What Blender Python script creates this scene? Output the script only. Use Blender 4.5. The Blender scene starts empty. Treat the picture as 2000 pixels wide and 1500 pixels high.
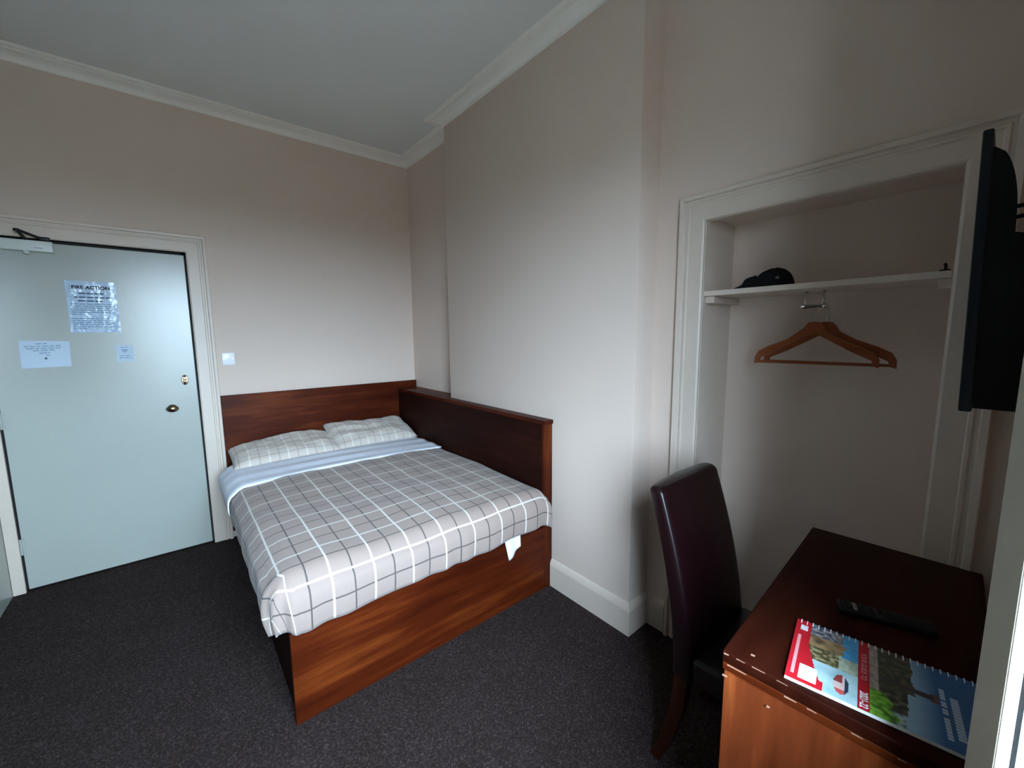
import bpy, bmesh, math, random
from math import sin, cos, pi, radians as R, sqrt
from mathutils import Vector, Matrix, noise

SC = bpy.context.scene
COL = SC.collection
random.seed(7)

# ------------------------------------------------------------------ camera
F_PX, YAW, PITCH, ROLL = 794.6, R(39.656), R(6.975), R(-0.484)
cd = bpy.data.cameras.new('camera'); cam = bpy.data.objects.new('camera', cd); COL.objects.link(cam)
cd.sensor_fit = 'HORIZONTAL'; cd.sensor_width = 36.0; cd.lens = 36.0 * F_PX / 2000.0
cd.clip_start = 0.01; cd.clip_end = 300
fw = Vector((sin(YAW) * cos(PITCH), cos(YAW) * cos(PITCH), -sin(PITCH)))
rt = Vector((cos(YAW), -sin(YAW), 0)); up = rt.cross(fw)
r2 = rt * cos(ROLL) + up * sin(ROLL); u2 = r2.cross(fw)
M4 = Matrix((r2, u2, -fw)).transposed().to_4x4(); M4.translation = Vector((0, 0, 1.55))
cam.matrix_world = M4
SC.camera = cam

# ------------------------------------------------------------------ world, exposure
SKY = (0.62, 0.80, 1.0); GROUND = (0.30, 0.29, 0.24)
SKY_STRENGTH = 16.0; GROUND_STRENGTH = 1.0
W = bpy.data.worlds.new('overcast_sky'); SC.world = W; W.use_nodes = True
wn = W.node_tree; wn.nodes.clear()
_out = wn.nodes.new('ShaderNodeOutputWorld'); _bg = wn.nodes.new('ShaderNodeBackground')
_tc = wn.nodes.new('ShaderNodeTexCoord'); _sx = wn.nodes.new('ShaderNodeSeparateXYZ')
_rp = wn.nodes.new('ShaderNodeValToRGB'); _mr = wn.nodes.new('ShaderNodeMapRange')
_mr.inputs['From Min'].default_value = -1; _mr.inputs['From Max'].default_value = 1
cr = _rp.color_ramp
cr.elements[0].position = 0.47; cr.elements[0].color = tuple(c * GROUND_STRENGTH for c in GROUND) + (1,)
cr.elements[1].position = 0.505; cr.elements[1].color = tuple(c * SKY_STRENGTH * 0.36 for c in SKY) + (1,)
_e = cr.elements.new(1.0); _e.color = tuple(c * SKY_STRENGTH for c in SKY) + (1,)
wn.links.new(_tc.outputs['Generated'], _sx.inputs[0]); wn.links.new(_sx.outputs['Z'], _mr.inputs['Value'])
wn.links.new(_mr.outputs[0], _rp.inputs[0]); wn.links.new(_rp.outputs[0], _bg.inputs['Color'])
wn.links.new(_bg.outputs[0], _out.inputs[0])

SC.view_settings.view_transform = 'Standard'; SC.view_settings.look = 'None'
SC.view_settings.gamma = 1.0; SC.view_settings.use_curve_mapping = False
SC.view_settings.exposure = 2.87
SC.cycles.use_denoising = True
SC.cycles.diffuse_bounces = 8; SC.cycles.max_bounces = 12; SC.cycles.transparent_max_bounces = 16
SC.cycles.sample_clamp_indirect = 10

# ------------------------------------------------------------------ room dimensions
D = 3.707      # back wall (door)
A = 1.821      # alcove side wall
C = 1.694      # chimney breast face
E = 1.856      # right wall with the cupboard recess
Y1, Y2 = 2.823, 1.119   # chimney breast ends
XL = -0.87     # left wall by the door
XR = -3.20     # far left side of the room, outside the picture
YW = -0.075    # window wall inner face
H = 3.15
WX0, WX1, WZ0, WZ1 = -0.42, 0.80, 0.86, 2.42     # window opening
GY, YO = -0.56, -0.66    # glazing plane, outer face of the wall

# portal for the window: no light of its own, guides sampling of the sky
pl = bpy.data.lights.new('window_portal', 'AREA'); po = bpy.data.objects.new('window_portal', pl); COL.objects.link(po)
pl.shape = 'RECTANGLE'; pl.size = WX1 - WX0; pl.size_y = WZ1 - WZ0; pl.cycles.is_portal = True
po.location = ((WX0 + WX1) / 2, GY - 0.06, (WZ0 + WZ1) / 2); po.rotation_euler = (R(90), 0, 0)

# ------------------------------------------------------------------ materials
def mat(name, col, rough=0.5, metal=0.0, spec=0.5, coat=0.0):
    m = bpy.data.materials.new(name); m.use_nodes = True
    b = m.node_tree.nodes['Principled BSDF']
    b.inputs['Base Color'].default_value = tuple(col) + (1,)
    b.inputs['Roughness'].default_value = rough; b.inputs['Metallic'].default_value = metal
    b.inputs['Specular IOR Level'].default_value = spec; b.inputs['Coat Weight'].default_value = coat
    b.inputs['Coat Roughness'].default_value = 0.15
    return m
def nd(m, t, **kw):
    n = m.node_tree.nodes.new(t)
    for k, v in kw.items():
        if k in n.inputs: n.inputs[k].default_value = v
        else: setattr(n, k, v)
    return n
def lk(m, a, b): m.node_tree.links.new(a, b)
def bsdf(m): return m.node_tree.nodes['Principled BSDF']
def coords(m, scale=(1, 1, 1), out='Object'):
    t = nd(m, 'ShaderNodeTexCoord'); mp = nd(m, 'ShaderNodeMapping'); mp.inputs['Scale'].default_value = scale
    lk(m, t.outputs[out], mp.inputs[0]); return mp.outputs[0]
def bump(m, height, strength, dist=0.002, base=None):
    b = nd(m, 'ShaderNodeBump'); b.inputs['Strength'].default_value = strength; b.inputs['Distance'].default_value = dist
    lk(m, height, b.inputs['Height']); lk(m, b.outputs[0], bsdf(m).inputs['Normal'])
def ramp(m, fac, stops):
    r = nd(m, 'ShaderNodeValToRGB'); e = r.color_ramp.elements
    e[0].position, e[0].color = stops[0][0], tuple(stops[0][1]) + (1,)
    e[1].position, e[1].color = stops[-1][0], tuple(stops[-1][1]) + (1,)
    for p_, c_ in stops[1:-1]:
        x = e.new(p_); x.color = tuple(c_) + (1,)
    lk(m, fac, r.inputs[0]); return r.outputs[0]
def noisy(m, co, scale, detail=3.0, rough=0.5):
    n = nd(m, 'ShaderNodeTexNoise'); n.inputs['Scale'].default_value = scale
    n.inputs['Detail'].default_value = detail; n.inputs['Roughness'].default_value = rough
    lk(m, co, n.inputs['Vector']); return n.outputs['Fac']

def paint(name, col, rough, var=0.03, bs=0.15, scale=6):
    m = mat(name, col, rough)
    co = coords(m)
    f = noisy(m, co, scale, 4)
    lo = [c * (1 - var) for c in col]; hi = [min(1, c * (1 + var)) for c in col]
    lk(m, ramp(m, f, [(0.3, lo), (0.7, hi)]), bsdf(m).inputs['Base Color'])
    bump(m, noisy(m, co, 180, 2), bs, 0.001)
    return m
M_WALL = paint('wall_paint', (0.68, 0.555, 0.475), 0.75, 0.012, 0.1, 2)
M_CEIL = paint('ceiling_paint', (0.72, 0.73, 0.70), 0.8, 0.01, 0.1, 2)
M_CORN = paint('cornice_paint', (0.86, 0.83, 0.77), 0.55, 0.01)
M_GLOSS = paint('gloss_paint', (0.66, 0.56, 0.475), 0.4, 0.02, 0.08, 3)
M_DOOR = paint('door_gloss_paint', (0.41, 0.43, 0.39), 0.24, 0.02, 0.25, 2)
M_WHITE = paint('white_frame_paint', (0.88, 0.89, 0.88), 0.35)
M_FRAMEGREY = paint('window_lining_paint', (0.25, 0.215, 0.165), 0.5)

def wood(name, dark, mid, light, axis=0, rough=0.4, sc=1.0, coat=0.0, spec=0.10):
    m = mat(name, mid, rough, spec=spec, coat=coat)
    s = [14.0, 14.0, 14.0]; s[axis] = 1.2
    co = coords(m, tuple(v * sc for v in s))
    f1 = noisy(m, co, 1.6, 5, 0.6)
    s2 = [3.2, 3.2, 3.2]; s2[axis] = 1.1
    f2 = noisy(m, coords(m, tuple(v * sc for v in s2)), 1.3, 2)
    mx = nd(m, 'ShaderNodeMath', operation='ADD'); lk(m, f1, mx.inputs[0]); lk(m, f2, mx.inputs[1])
    h = nd(m, 'ShaderNodeMath', operation='MULTIPLY'); lk(m, mx.outputs[0], h.inputs[0]); h.inputs[1].default_value = 0.5
    lk(m, ramp(m, h.outputs[0], [(0.36, dark), (0.52, mid), (0.68, light)]), bsdf(m).inputs['Base Color'])
    bump(m, f1, 0.05, 0.001)
    return m
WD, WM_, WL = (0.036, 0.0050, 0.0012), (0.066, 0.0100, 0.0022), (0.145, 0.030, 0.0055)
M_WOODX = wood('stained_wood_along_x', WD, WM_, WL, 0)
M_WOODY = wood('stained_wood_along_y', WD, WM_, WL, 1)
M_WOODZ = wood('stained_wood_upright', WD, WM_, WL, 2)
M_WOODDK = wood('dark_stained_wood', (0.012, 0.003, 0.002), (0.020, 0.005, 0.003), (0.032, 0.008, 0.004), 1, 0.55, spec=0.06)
M_DESKTOP = wood('desk_top_wood', (0.014, 0.0022, 0.001), (0.023, 0.0036, 0.0014), (0.038, 0.0065, 0.0028), 0, 0.5, spec=0.07)
M_HANGER = wood('hanger_wood', (0.19, 0.052, 0.018), (0.25, 0.074, 0.027), (0.33, 0.105, 0.04), 1, 0.4)
M_LEG = wood('chair_leg_wood', (0.018, 0.005, 0.003), (0.032, 0.008, 0.004), (0.05, 0.013, 0.006), 2, 0.5)
M_CHIP = mat('bare_chipped_wood', (0.36, 0.20, 0.13), 0.7)
M_PANEL = wood('desk_side_wood', (0.085, 0.017, 0.005), (0.16, 0.032, 0.009), (0.30, 0.075, 0.018), 2)

def carpet():
    m = mat('carpet_pile', (0.05, 0.045, 0.05), 0.95, spec=0.1)
    co = coords(m)
    a = noisy(m, co, 150, 3, 0.8)
    b = noisy(m, co, 4, 3)
    base = ramp(m, a, [(0.30, (0.010, 0.0072, 0.0068)), (0.50, (0.026, 0.0195, 0.0185)), (0.60, (0.046, 0.036, 0.034)), (0.74, (0.17, 0.145, 0.135))])
    tone = ramp(m, b, [(0.35, (0.88, 0.78, 0.75)), (0.65, (1.0, 0.90, 0.90))])
    x = nd(m, 'ShaderNodeMixRGB', blend_type='MULTIPLY'); x.inputs[0].default_value = 1
    lk(m, base, x.inputs[1]); lk(m, tone, x.inputs[2]); lk(m, x.outputs[0], bsdf(m).inputs['Base Color'])
    bump(m, a, 0.5, 0.004)
    return m
M_CARPET = carpet()

def plaid(name, base, white, grey, P=0.0855, fade=1.0):
    m = mat(name, base, 0.9, spec=0.15)
    bsdf(m).inputs['Sheen Weight'].default_value = 0.15
    t = nd(m, 'ShaderNodeTexCoord'); s = nd(m, 'ShaderNodeSeparateXYZ'); lk(m, t.outputs['UV'], s.inputs[0])
    col = None
    nz = noisy(m, coords(m, out='UV'), 700, 2)
    cur = ramp(m, nz, [(0.35, [c * 0.93 for c in base]), (0.65, [min(1, c * 1.06) for c in base])])
    def line(coord, test, thr, colour, cur):
        pp = nd(m, 'ShaderNodeMath', operation='PINGPONG'); lk(m, coord, pp.inputs[0]); pp.inputs[1].default_value = P
        th = nd(m, 'ShaderNodeMath', operation=test); lk(m, pp.outputs[0], th.inputs[0]); th.inputs[1].default_value = thr
        f = nd(m, 'ShaderNodeMath', operation='MULTIPLY'); lk(m, th.outputs[0], f.inputs[0]); f.inputs[1].default_value = fade
        x = nd(m, 'ShaderNodeMixRGB'); lk(m, f.outputs[0], x.inputs[0]); lk(m, cur, x.inputs[1]); x.inputs[2].default_value = tuple(colour) + (1,)
        return x.outputs[0]
    for ax in ('Y', 'X'):
        cur = line(s.outputs[ax], 'GREATER_THAN', P - 0.0032, grey, cur)
    for ax in ('Y', 'X'):
        cur = line(s.outputs[ax], 'LESS_THAN', 0.0042, white, cur)
    lk(m, cur, bsdf(m).inputs['Base Color'])
    bump(m, nz, 0.15, 0.001)
    return m
M_PLAID = plaid('plaid_duvet_cotton', (0.315, 0.24, 0.207), (0.62, 0.575, 0.53), (0.10, 0.083, 0.076))
M_PLAIDP = plaid('plaid_pillow_cotton', (0.56, 0.49, 0.43), (0.76, 0.72, 0.67), (0.30, 0.27, 0.25), 0.062, 0.7)
def cloth(name, col):
    m = mat(name, col, 0.85, spec=0.2)
    co = coords(m); bump(m, noisy(m, co, 12, 3), 0.25, 0.01); return m
M_SHEET = cloth('white_cotton_sheet', (0.80, 0.83, 0.92))
M_MATT = cloth('white_mattress_ticking', (0.72, 0.74, 0.76))
M_LEATHER = mat('oxblood_leather', (0.0065, 0.0011, 0.0018), 0.33, spec=0.42)
_c = coords(M_LEATHER); bump(M_LEATHER, noisy(M_LEATHER, _c, 260, 2), 0.12, 0.0006)
M_BRASS = mat('polished_brass', (0.42, 0.33, 0.22), 0.2, 1.0)
M_BRONZE = mat('dark_bronze', (0.20, 0.14, 0.08), 0.22, 1.0)
M_CHROME = mat('chrome', (0.62, 0.61, 0.58), 0.2, 1.0)
M_BLACKPL = mat('black_plastic', (0.005, 0.0055, 0.007), 0.5, spec=0.2)
M_TVEDGE = mat('blue_black_tv_plastic', (0.007, 0.011, 0.016), 0.45, spec=0.2)
M_SCREEN = mat('dark_screen_glass', (0.008, 0.008, 0.010), 0.08)
M_BLKFAB = mat('black_cap_fabric', (0.010, 0.010, 0.012), 0.95, spec=0.1)
M_EYELET = mat('grey_eyelet', (0.12, 0.12, 0.10), 0.6)
M_CLOSER = mat('silver_grey_enamel', (0.62, 0.66, 0.62), 0.4)
M_DKMETAL = mat('black_iron', (0.012, 0.012, 0.013), 0.5, 0.3)
M_PAPER = mat('white_paper', (0.50, 0.60, 0.70), 0.6)
M_LAMIN = mat('laminated_paper', (0.44, 0.57, 0.71), 0.2, coat=0.3)
_c = coords(M_LAMIN); bump(M_LAMIN, noisy(M_LAMIN, _c, 16, 2), 0.45, 0.014)
M_INK = mat('navy_ink', (0.030, 0.065, 0.13), 0.6)
M_INKL = mat('pale_navy_ink', (0.17, 0.26, 0.40), 0.6)
M_SWITCH = mat('white_switch_plastic', (0.86, 0.87, 0.90), 0.3)
M_PINK = mat('pinkish_print', (0.95, 0.55, 0.58), 0.45)
M_RED = mat('red_print', (0.75, 0.03, 0.05), 0.4)
M_PRINTW = mat('white_print', (0.88, 0.86, 0.90), 0.45)
M_PRINTD = mat('pale_title_print', (0.45, 0.55, 0.68), 0.45)
M_PAGE = mat('page_edges', (0.85, 0.85, 0.86), 0.7)
M_BTN = mat('grey_remote_button', (0.30, 0.26, 0.27), 0.5)
M_STONE = paint('pale_sill_stone', (0.80, 0.82, 0.82), 0.7)
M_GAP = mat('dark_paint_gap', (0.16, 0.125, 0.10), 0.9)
M_LIGHTBLOCK = mat('light_block_dark_brown', (0.05, 0.035, 0.028), 0.9)
M_RUBBER = mat('black_seal', (0.012, 0.010, 0.010), 0.7)
def glass():
    m = bpy.data.materials.new('window_glass'); m.use_nodes = True; n = m.node_tree; n.nodes.clear()
    o = n.nodes.new('ShaderNodeOutputMaterial'); t = n.nodes.new('ShaderNodeBsdfTransparent'); g = n.nodes.new('ShaderNodeBsdfGlossy')
    x = n.nodes.new('ShaderNodeMixShader'); x.inputs[0].default_value = 0.05
    g.inputs['Roughness'].default_value = 0.02; t.inputs['Color'].default_value = (0.96, 0.98, 0.98, 1)
    n.links.new(t.outputs[0], x.inputs[1]); n.links.new(g.outputs[0], x.inputs[2]); n.links.new(x.outputs[0], o.inputs[0]); return m
M_GLASS = glass()

# ------------------------------------------------------------------ mesh helpers (world coordinates)
def nbm(): return bmesh.new()
def box(bm, lo, hi):
    v = [bm.verts.new((x, y, z)) for x in (lo[0], hi[0]) for y in (lo[1], hi[1]) for z in (lo[2], hi[2])]
    for f in ((0, 1, 3, 2), (4, 6, 7, 5), (0, 4, 5, 1), (2, 3, 7, 6), (0, 2, 6, 4), (1, 5, 7, 3)):
        bm.faces.new([v[i] for i in f])
    return v
def bevel(bm, w, seg=2, ang=30):
    bmesh.ops.recalc_face_normals(bm, faces=bm.faces)
    ed = [e for e in bm.edges if len(e.link_faces) == 2 and e.calc_face_angle(0) > R(ang)]
    bmesh.ops.bevel(bm, geom=ed, offset=w, segments=seg, profile=0.5, affect='EDGES', clamp_overlap=True)
    return bm
def bbox(lo, hi, w=0.003, seg=2):
    bm = nbm(); box(bm, lo, hi); return bevel(bm, w, seg)
def hexa(bm, p):            # p: 4 bottom corners then 4 top corners
    v = [bm.verts.new(q) for q in p]
    for f in ((3, 2, 1, 0), (4, 5, 6, 7), (0, 1, 5, 4), (1, 2, 6, 5), (2, 3, 7, 6), (3, 0, 4, 7)):
        bm.faces.new([v[i] for i in f])
def prism(bm, poly, a, b):  # poly: list of Vectors; extruded from +a to +b (vectors)
    a, b = Vector(a), Vector(b)
    p0 = [bm.verts.new(Vector(q) + a) for q in poly]; p1 = [bm.verts.new(Vector(q) + b) for q in poly]
    n = len(poly); bm.faces.new(p0[::-1]); bm.faces.new(p1)
    for i in range(n): bm.faces.new((p0[i], p0[(i + 1) % n], p1[(i + 1) % n], p1[i]))
def tube(bm, pts, r, seg=10):
    pts = [Vector(q) for q in pts]; rings = []; prev = None
    rr = r if isinstance(r, (list, tuple)) else [r] * len(pts)
    for i, q in enumerate(pts):
        t = (pts[min(i + 1, len(pts) - 1)] - pts[max(i - 1, 0)]).normalized()
        n = (prev - t * prev.dot(t)).normalized() if prev else t.orthogonal().normalized()
        prev = n; b = t.cross(n)
        rings.append([bm.verts.new(q + (n * cos(2 * pi * k / seg) + b * sin(2 * pi * k / seg)) * rr[i]) for k in range(seg)])
    for a_, b_ in zip(rings, rings[1:]):
        for k in range(seg): bm.faces.new((a_[k], a_[(k + 1) % seg], b_[(k + 1) % seg], b_[k]))
    bm.faces.new(rings[0][::-1]); bm.faces.new(rings[-1])
def lathe(bm, prof, origin, axis, xs=1.0, ys=1.0, seg=24, ref=None):   # prof: (radius, height) along axis; elliptical scale xs, ys
    ax = Vector(axis).normalized(); n = Vector(ref) if ref else ax.orthogonal().normalized(); b = ax.cross(n); o = Vector(origin)
    rings = []
    for r_, h_ in prof:
        if r_ < 1e-6: rings.append([bm.verts.new(o + ax * h_)])
        else: rings.append([bm.verts.new(o + ax * h_ + n * (cos(2 * pi * k / seg) * r_ * xs) + b * (sin(2 * pi * k / seg) * r_ * ys)) for k in range(seg)])
    for a_, b_ in zip(rings, rings[1:]):
        for k in range(seg):
            k2 = (k + 1) % seg
            if len(a_) == 1 and len(b_) == 1: continue
            if len(a_) == 1: bm.faces.new((a_[0], b_[k], b_[k2]))
            elif len(b_) == 1: bm.faces.new((a_[k], a_[k2], b_[0]))
            else: bm.faces.new((a_[k], a_[k2], b_[k2], b_[k]))
    if len(rings[0]) > 1: bm.faces.new(rings[0][::-1])
    if len(rings[-1]) > 1: bm.faces.new(rings[-1])
def grid(bm, nu, nv, fn, uvfn=None, closed_u=False):
    V = [[bm.verts.new(fn(i / nu, j / nv)) for j in range(nv + 1)] for i in range(nu + 1)]
    uv = bm.loops.layers.uv.verify() if uvfn else None
    for i in range(nu):
        for j in range(nv):
            f = bm.faces.new((V[i][j], V[i + 1][j], V[i + 1][j + 1], V[i][j + 1]))
            if uv:
                for l, (a_, b_) in zip(f.loops, ((i, j), (i + 1, j), (i + 1, j + 1), (i, j + 1))): l[uv].uv = uvfn(a_ / nu, b_ / nv)
    return V

def empty(name, loc, label=None, cat=None, group=None):
    o = bpy.data.objects.new(name, None); COL.objects.link(o); o.location = loc; o.empty_display_size = 0.05
    if label: o['label'] = label
    if cat: o['category'] = cat
    if group: o['group'] = group
    return o
def wloc(o):
    v = Vector((0, 0, 0))
    while o: v += Vector(o.location); o = o.parent
    return v
def obj(name, bm, m, parent=None, smooth=False, label=None, cat=None, group=None, kind=None, angle=35, flip=True):
    if flip: bmesh.ops.recalc_face_normals(bm, faces=bm.faces)
    me = bpy.data.meshes.new(name)
    if parent is not None: off = wloc(parent); loc = Vector((0, 0, 0))
    else:
        xs = [v.co for v in bm.verts]
        lo = Vector([min(c[i] for c in xs) for i in range(3)]); hi = Vector([max(c[i] for c in xs) for i in range(3)])
        off = Vector(((lo.x + hi.x) / 2, (lo.y + hi.y) / 2, lo.z)); loc = off
    bmesh.ops.translate(bm, verts=bm.verts, vec=-off)
    bm.to_mesh(me); bm.free()
    for mm in (m if isinstance(m, (list, tuple)) else [m]): me.materials.append(mm)
    if smooth:
        me.polygons.foreach_set('use_smooth', [True] * len(me.polygons))
        me.set_sharp_from_angle(angle=R(angle))
    o = bpy.data.objects.new(name, me); COL.objects.link(o); o.location = loc
    if parent is not None: o.parent = parent
    for k, v in (('label', label), ('category', cat), ('group', group), ('kind', kind)):
        if v: o[k] = v
    return o
def struct(name, bm, m, smooth=False, parent=None):
    return obj(name, bm, m, parent, smooth, kind=None if parent else 'structure')

# ------------------------------------------------------------------ room shell
T = 0.14
bm = nbm(); box(bm, (XR - T, YO, -0.05), (2.35, D + T, 0)); struct('floor', bm, M_CARPET)
bm = nbm(); box(bm, (XR - T, YO, H), (2.35, D + T, H + 0.1)); struct('ceiling', bm, M_CEIL)
DX0, DX1, DH = -0.812, 0.118, 2.122     # door opening
bm = nbm()
box(bm, (XL + 0.0005, D, 0), (DX0 - 0.02, D + T, H)); box(bm, (DX1 + 0.02, D, 0), (A + T, D + T, H)); box(bm, (DX0 - 0.02, D, DH + 0.02), (DX1 + 0.02, D + T, H))
struct('wall_back', bm, M_WALL)
bm = nbm(); box(bm, (DX0 - 0.1, D + T, 0), (DX1 + 0.1, D + T + 0.05, DH + 0.1)); struct('wall_landing', bm, M_WALL)
bm = nbm(); box(bm, (A, Y1 - 0.02, 0), (A + T, D, H)); struct('wall_alcove', bm, M_WALL)
bm = nbm(); box(bm, (C, Y2, 0), (2.35, Y1, H)); bevel(bm, 0.004, 2); struct('wall_chimney', bm, M_WALL, True)
RY0, RY1, RZ, RD = 0.095, 0.905, 2.06, 0.29     # cupboard recess
bm = nbm()
box(bm, (E, RY1, 0), (2.35, Y2, H)); box(bm, (E, YO, 0), (2.35, RY0, H)); box(bm, (E, RY0, RZ), (2.35, RY1, H)); box(bm, (E + RD, RY0, 0), (2.35, RY1, RZ))
struct('wall_right', bm, M_WALL)
bm = nbm(); box(bm, (XR, 2.40, 0), (XL, D + T, H)); struct('wall_left', bm, M_DOOR)
bm = nbm(); box(bm, (XR - T, YO, 0), (XR, 2.6, H)); struct('wall_far_left', bm, M_WOODZ)  # unseen side, given dark wood to cut light bounced onto the recess
bm = nbm(); y0 = YO
box(bm, (XR, y0, 0), (WX0, YW, H)); box(bm, (WX1, y0, 0), (E, YW, H)); box(bm, (WX0, y0, 0), (WX1, YW, WZ0)); box(bm, (WX0, y0, WZ1), (WX1, YW, H))
struct('wall_window', bm, M_WALL)

# cornice swept along the top of the walls, mitred
def sweep(path, prof, closed=False):
    """path: list of (x, y), room on the left side of travel; prof: list of (projection, z)"""
    bm = nbm(); n = len(path); rings = []
    for i, p_ in enumerate(path):
        p_ = Vector(p_); d0 = (p_ - Vector(path[i - 1])).normalized() if i else None
        d1 = (Vector(path[i + 1]) - p_).normalized() if i < n - 1 else None
        if d0 is None: d0 = d1
        if d1 is None: d1 = d0
        n0 = Vector((-d0.y, d0.x)); n1 = Vector((-d1.y, d1.x)); mt = (n0 + n1); mt = mt / max(1e-6, mt.dot(n0))
        rings.append([bm.verts.new((p_.x + mt.x * a_, p_.y + mt.y * a_, z_)) for a_, z_ in prof])
    k = len(prof)
    for a_, b_ in zip(rings, rings[1:]):
        for j in range(k): bm.faces.new((a_[j], a_[(j + 1) % k], b_[(j + 1) % k], b_[j]))
    bm.faces.new(rings[0]); bm.faces.new(rings[-1][::-1]); return bm
zc = H
prof = [(0, zc), (0.106, zc), (0.106, zc - 0.010), (0.100, zc - 0.015), (0.086, zc - 0.016), (0.084, zc - 0.006), (0.072, zc - 0.006), (0.070, zc - 0.021)]
for k in range(9):
    t_ = k / 8 * pi / 2; prof.append((0.064 - 0.052 * sin(t_), zc - 0.021 - 0.034 * (1 - cos(t_))))
prof += [(0.012, zc - 0.060), (0, zc - 0.060)]
path = [(E, YW), (E, Y2), (C, Y2), (C, Y1), (A, Y1), (A, D), (XL, D)]
struct('trim_1', sweep(path, prof), M_CORN, True)
# skirting boards
skp = [(0, 0), (0.018, 0), (0.018, 0.135), (0.014, 0.150), (0.006, 0.168), (0, 0.172)]
struct('baseboard_chimney', sweep([(E, Y2), (C, Y2), (C, 1.672)], skp), M_GLOSS)
struct('baseboard_right', sweep([(E, 1.006), (E, Y2 - 0.018)], skp), M_GLOSS)

# architrave mouldings round the openings: strip with a stepped profile, mitred at the corners
ARC = [(0.0, 0.0), (0.0, 0.014), (0.008, 0.018), (0.066, 0.018), (0.070, 0.022), (0.078, 0.022), (0.082, 0.016), (0.092, 0.017), (0.096, 0.028), (0.112, 0.030), (0.115, 0.024), (0.115, 0.0)]
def architrave(pts, outw, normal, w=0.115, cut=1.0):
    """pts: inner-edge corner points (3D); outw: outward mitre vector per point; normal: out of the wall"""
    bm = nbm(); s = w / 0.115; rings = []; normal = Vector(normal)
    for q, o_ in zip(pts, outw): rings.append([bm.verts.new(Vector(q) + Vector(o_) * (a_ * s) + normal * h_) for a_, h_ in ARC])
    k = len(ARC)
    for a_, b_ in zip(rings, rings[1:]):
        for j in range(k): bm.faces.new((a_[j], a_[(j + 1) % k], b_[(j + 1) % k], b_[j]))
    bm.faces.new(rings[0]); bm.faces.new(rings[-1][::-1]); return bm
# door surround
bm = architrave([(DX1 + 0.004, D, 0), (DX1 + 0.004, D, DH + 0.012), (XL + 0.001, D, DH + 0.012)], [(1, 0, 0), (1, 0, 1), (0, 0, 1)], (0, -1, 0), 0.118)
struct('trim_2', bm, M_GLOSS)
bm = nbm(); box(bm, (XL + 0.001, D - 0.018, 0), (DX0 - 0.004, D, DH + 0.013)); bevel(bm, 0.003); struct('trim_3', bm, M_GLOSS)
# recess surround
bm = architrave([(E, 0.886, 0), (E, 0.886, 2.041), (E, 0.117, 2.041), (E, 0.117, 0)], [(0, 1, 0), (0, 1, 1), (0, -1, 1), (0, -1, 0)], (-1, 0, 0), 0.113)
struct('trim_4', bm, M_GLOSS)
bm = nbm(); box(bm, (E - 0.002, 0.884, 0), (E + RD, 0.907, 2.06)); box(bm, (E - 0.002, 0.093, 0), (E + 0.03, 0.119, 2.06)); box(bm, (E - 0.002, 0.1, 2.039), (E + 0.03, 0.9, 2.062))
struct('trim_5', bm, M_GLOSS)

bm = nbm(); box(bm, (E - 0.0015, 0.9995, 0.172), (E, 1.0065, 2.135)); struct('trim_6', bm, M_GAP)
# ------------------------------------------------------------------ door
dl = bbox((DX0 + 0.005, D + 0.002, 0.012), (DX1 - 0.008, D + 0.046, DH - 0.008), 0.002)
door = struct('door_1', dl, M_DOOR)
bm = nbm(); box(bm, (DX0 - 0.022, D + 0.05, 0), (DX0 + 0.02, D + 0.09, DH + 0.02)); box(bm, (DX1 - 0.02, D + 0.05, 0), (DX1 + 0.022, D + 0.09, DH + 0.02)); box(bm, (DX0, D + 0.05, DH - 0.02), (DX1, D + 0.09, DH + 0.022))
obj('door_stop', bm, M_RUBBER, door)
yd = D + 0.002
# oval lever knob on a round rose
bm = nbm(); lathe(bm, [(0.026, 0), (0.026, 0.004), (0.018, 0.008), (0.010, 0.010), (0.010, 0.032), (0.0, 0.034)], (-0.038, yd, 1.053), (0, -1, 0))
kn = obj('door_knob', bm, M_BRONZE, door, True)
bm = nbm(); lathe(bm, [(0.0, -0.014), (0.018, -0.011), (0.031, -0.004), (0.034, 0.002), (0.029, 0.009), (0.014, 0.014), (0.0, 0.015)], (-0.038, yd - 0.044, 1.053), (0, -1, 0), 1.0, 0.68, 28, (1, 0, 0))
obj('knob_grip', bm, M_BRONZE, kn, True)
# cylinder lock with oval escutcheon and thumb turn
bm = nbm(); lathe(bm, [(0.0, 0), (0.024, 0), (0.024, 0.005), (0.020, 0.009), (0.0, 0.010)], (0.046, yd, 1.247), (0, -1, 0), 1.5, 0.82, 28, (0, 0, 1))
lo_ = obj('door_lock', bm, M_BRASS, door, True)
bm = nbm(); lathe(bm, [(0.012, 0), (0.012, 0.010), (0.010, 0.013), (0.0, 0.014)], (0.046, yd - 0.009, 1.256), (0, -1, 0)); obj('lock_cylinder', bm, M_BRONZE, lo_, True)
bm = bbox((0.034, yd - 0.020, 1.232), (0.058, yd - 0.009, 1.242), 0.003); obj('thumb_turn', bm, M_BRASS, lo_, True)
for hz in (0.24, 1.02, 1.80):
    bm = nbm(); box(bm, (DX0 - 0.012, yd - 0.004, hz), (DX0 + 0.016, yd, hz + 0.10)); tube(bm, [(DX0 + 0.002, yd - 0.006, hz), (DX0 + 0.002, yd - 0.006, hz + 0.10)], 0.006, 8)
    obj('hinge', bm, M_DOOR, door)
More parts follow.
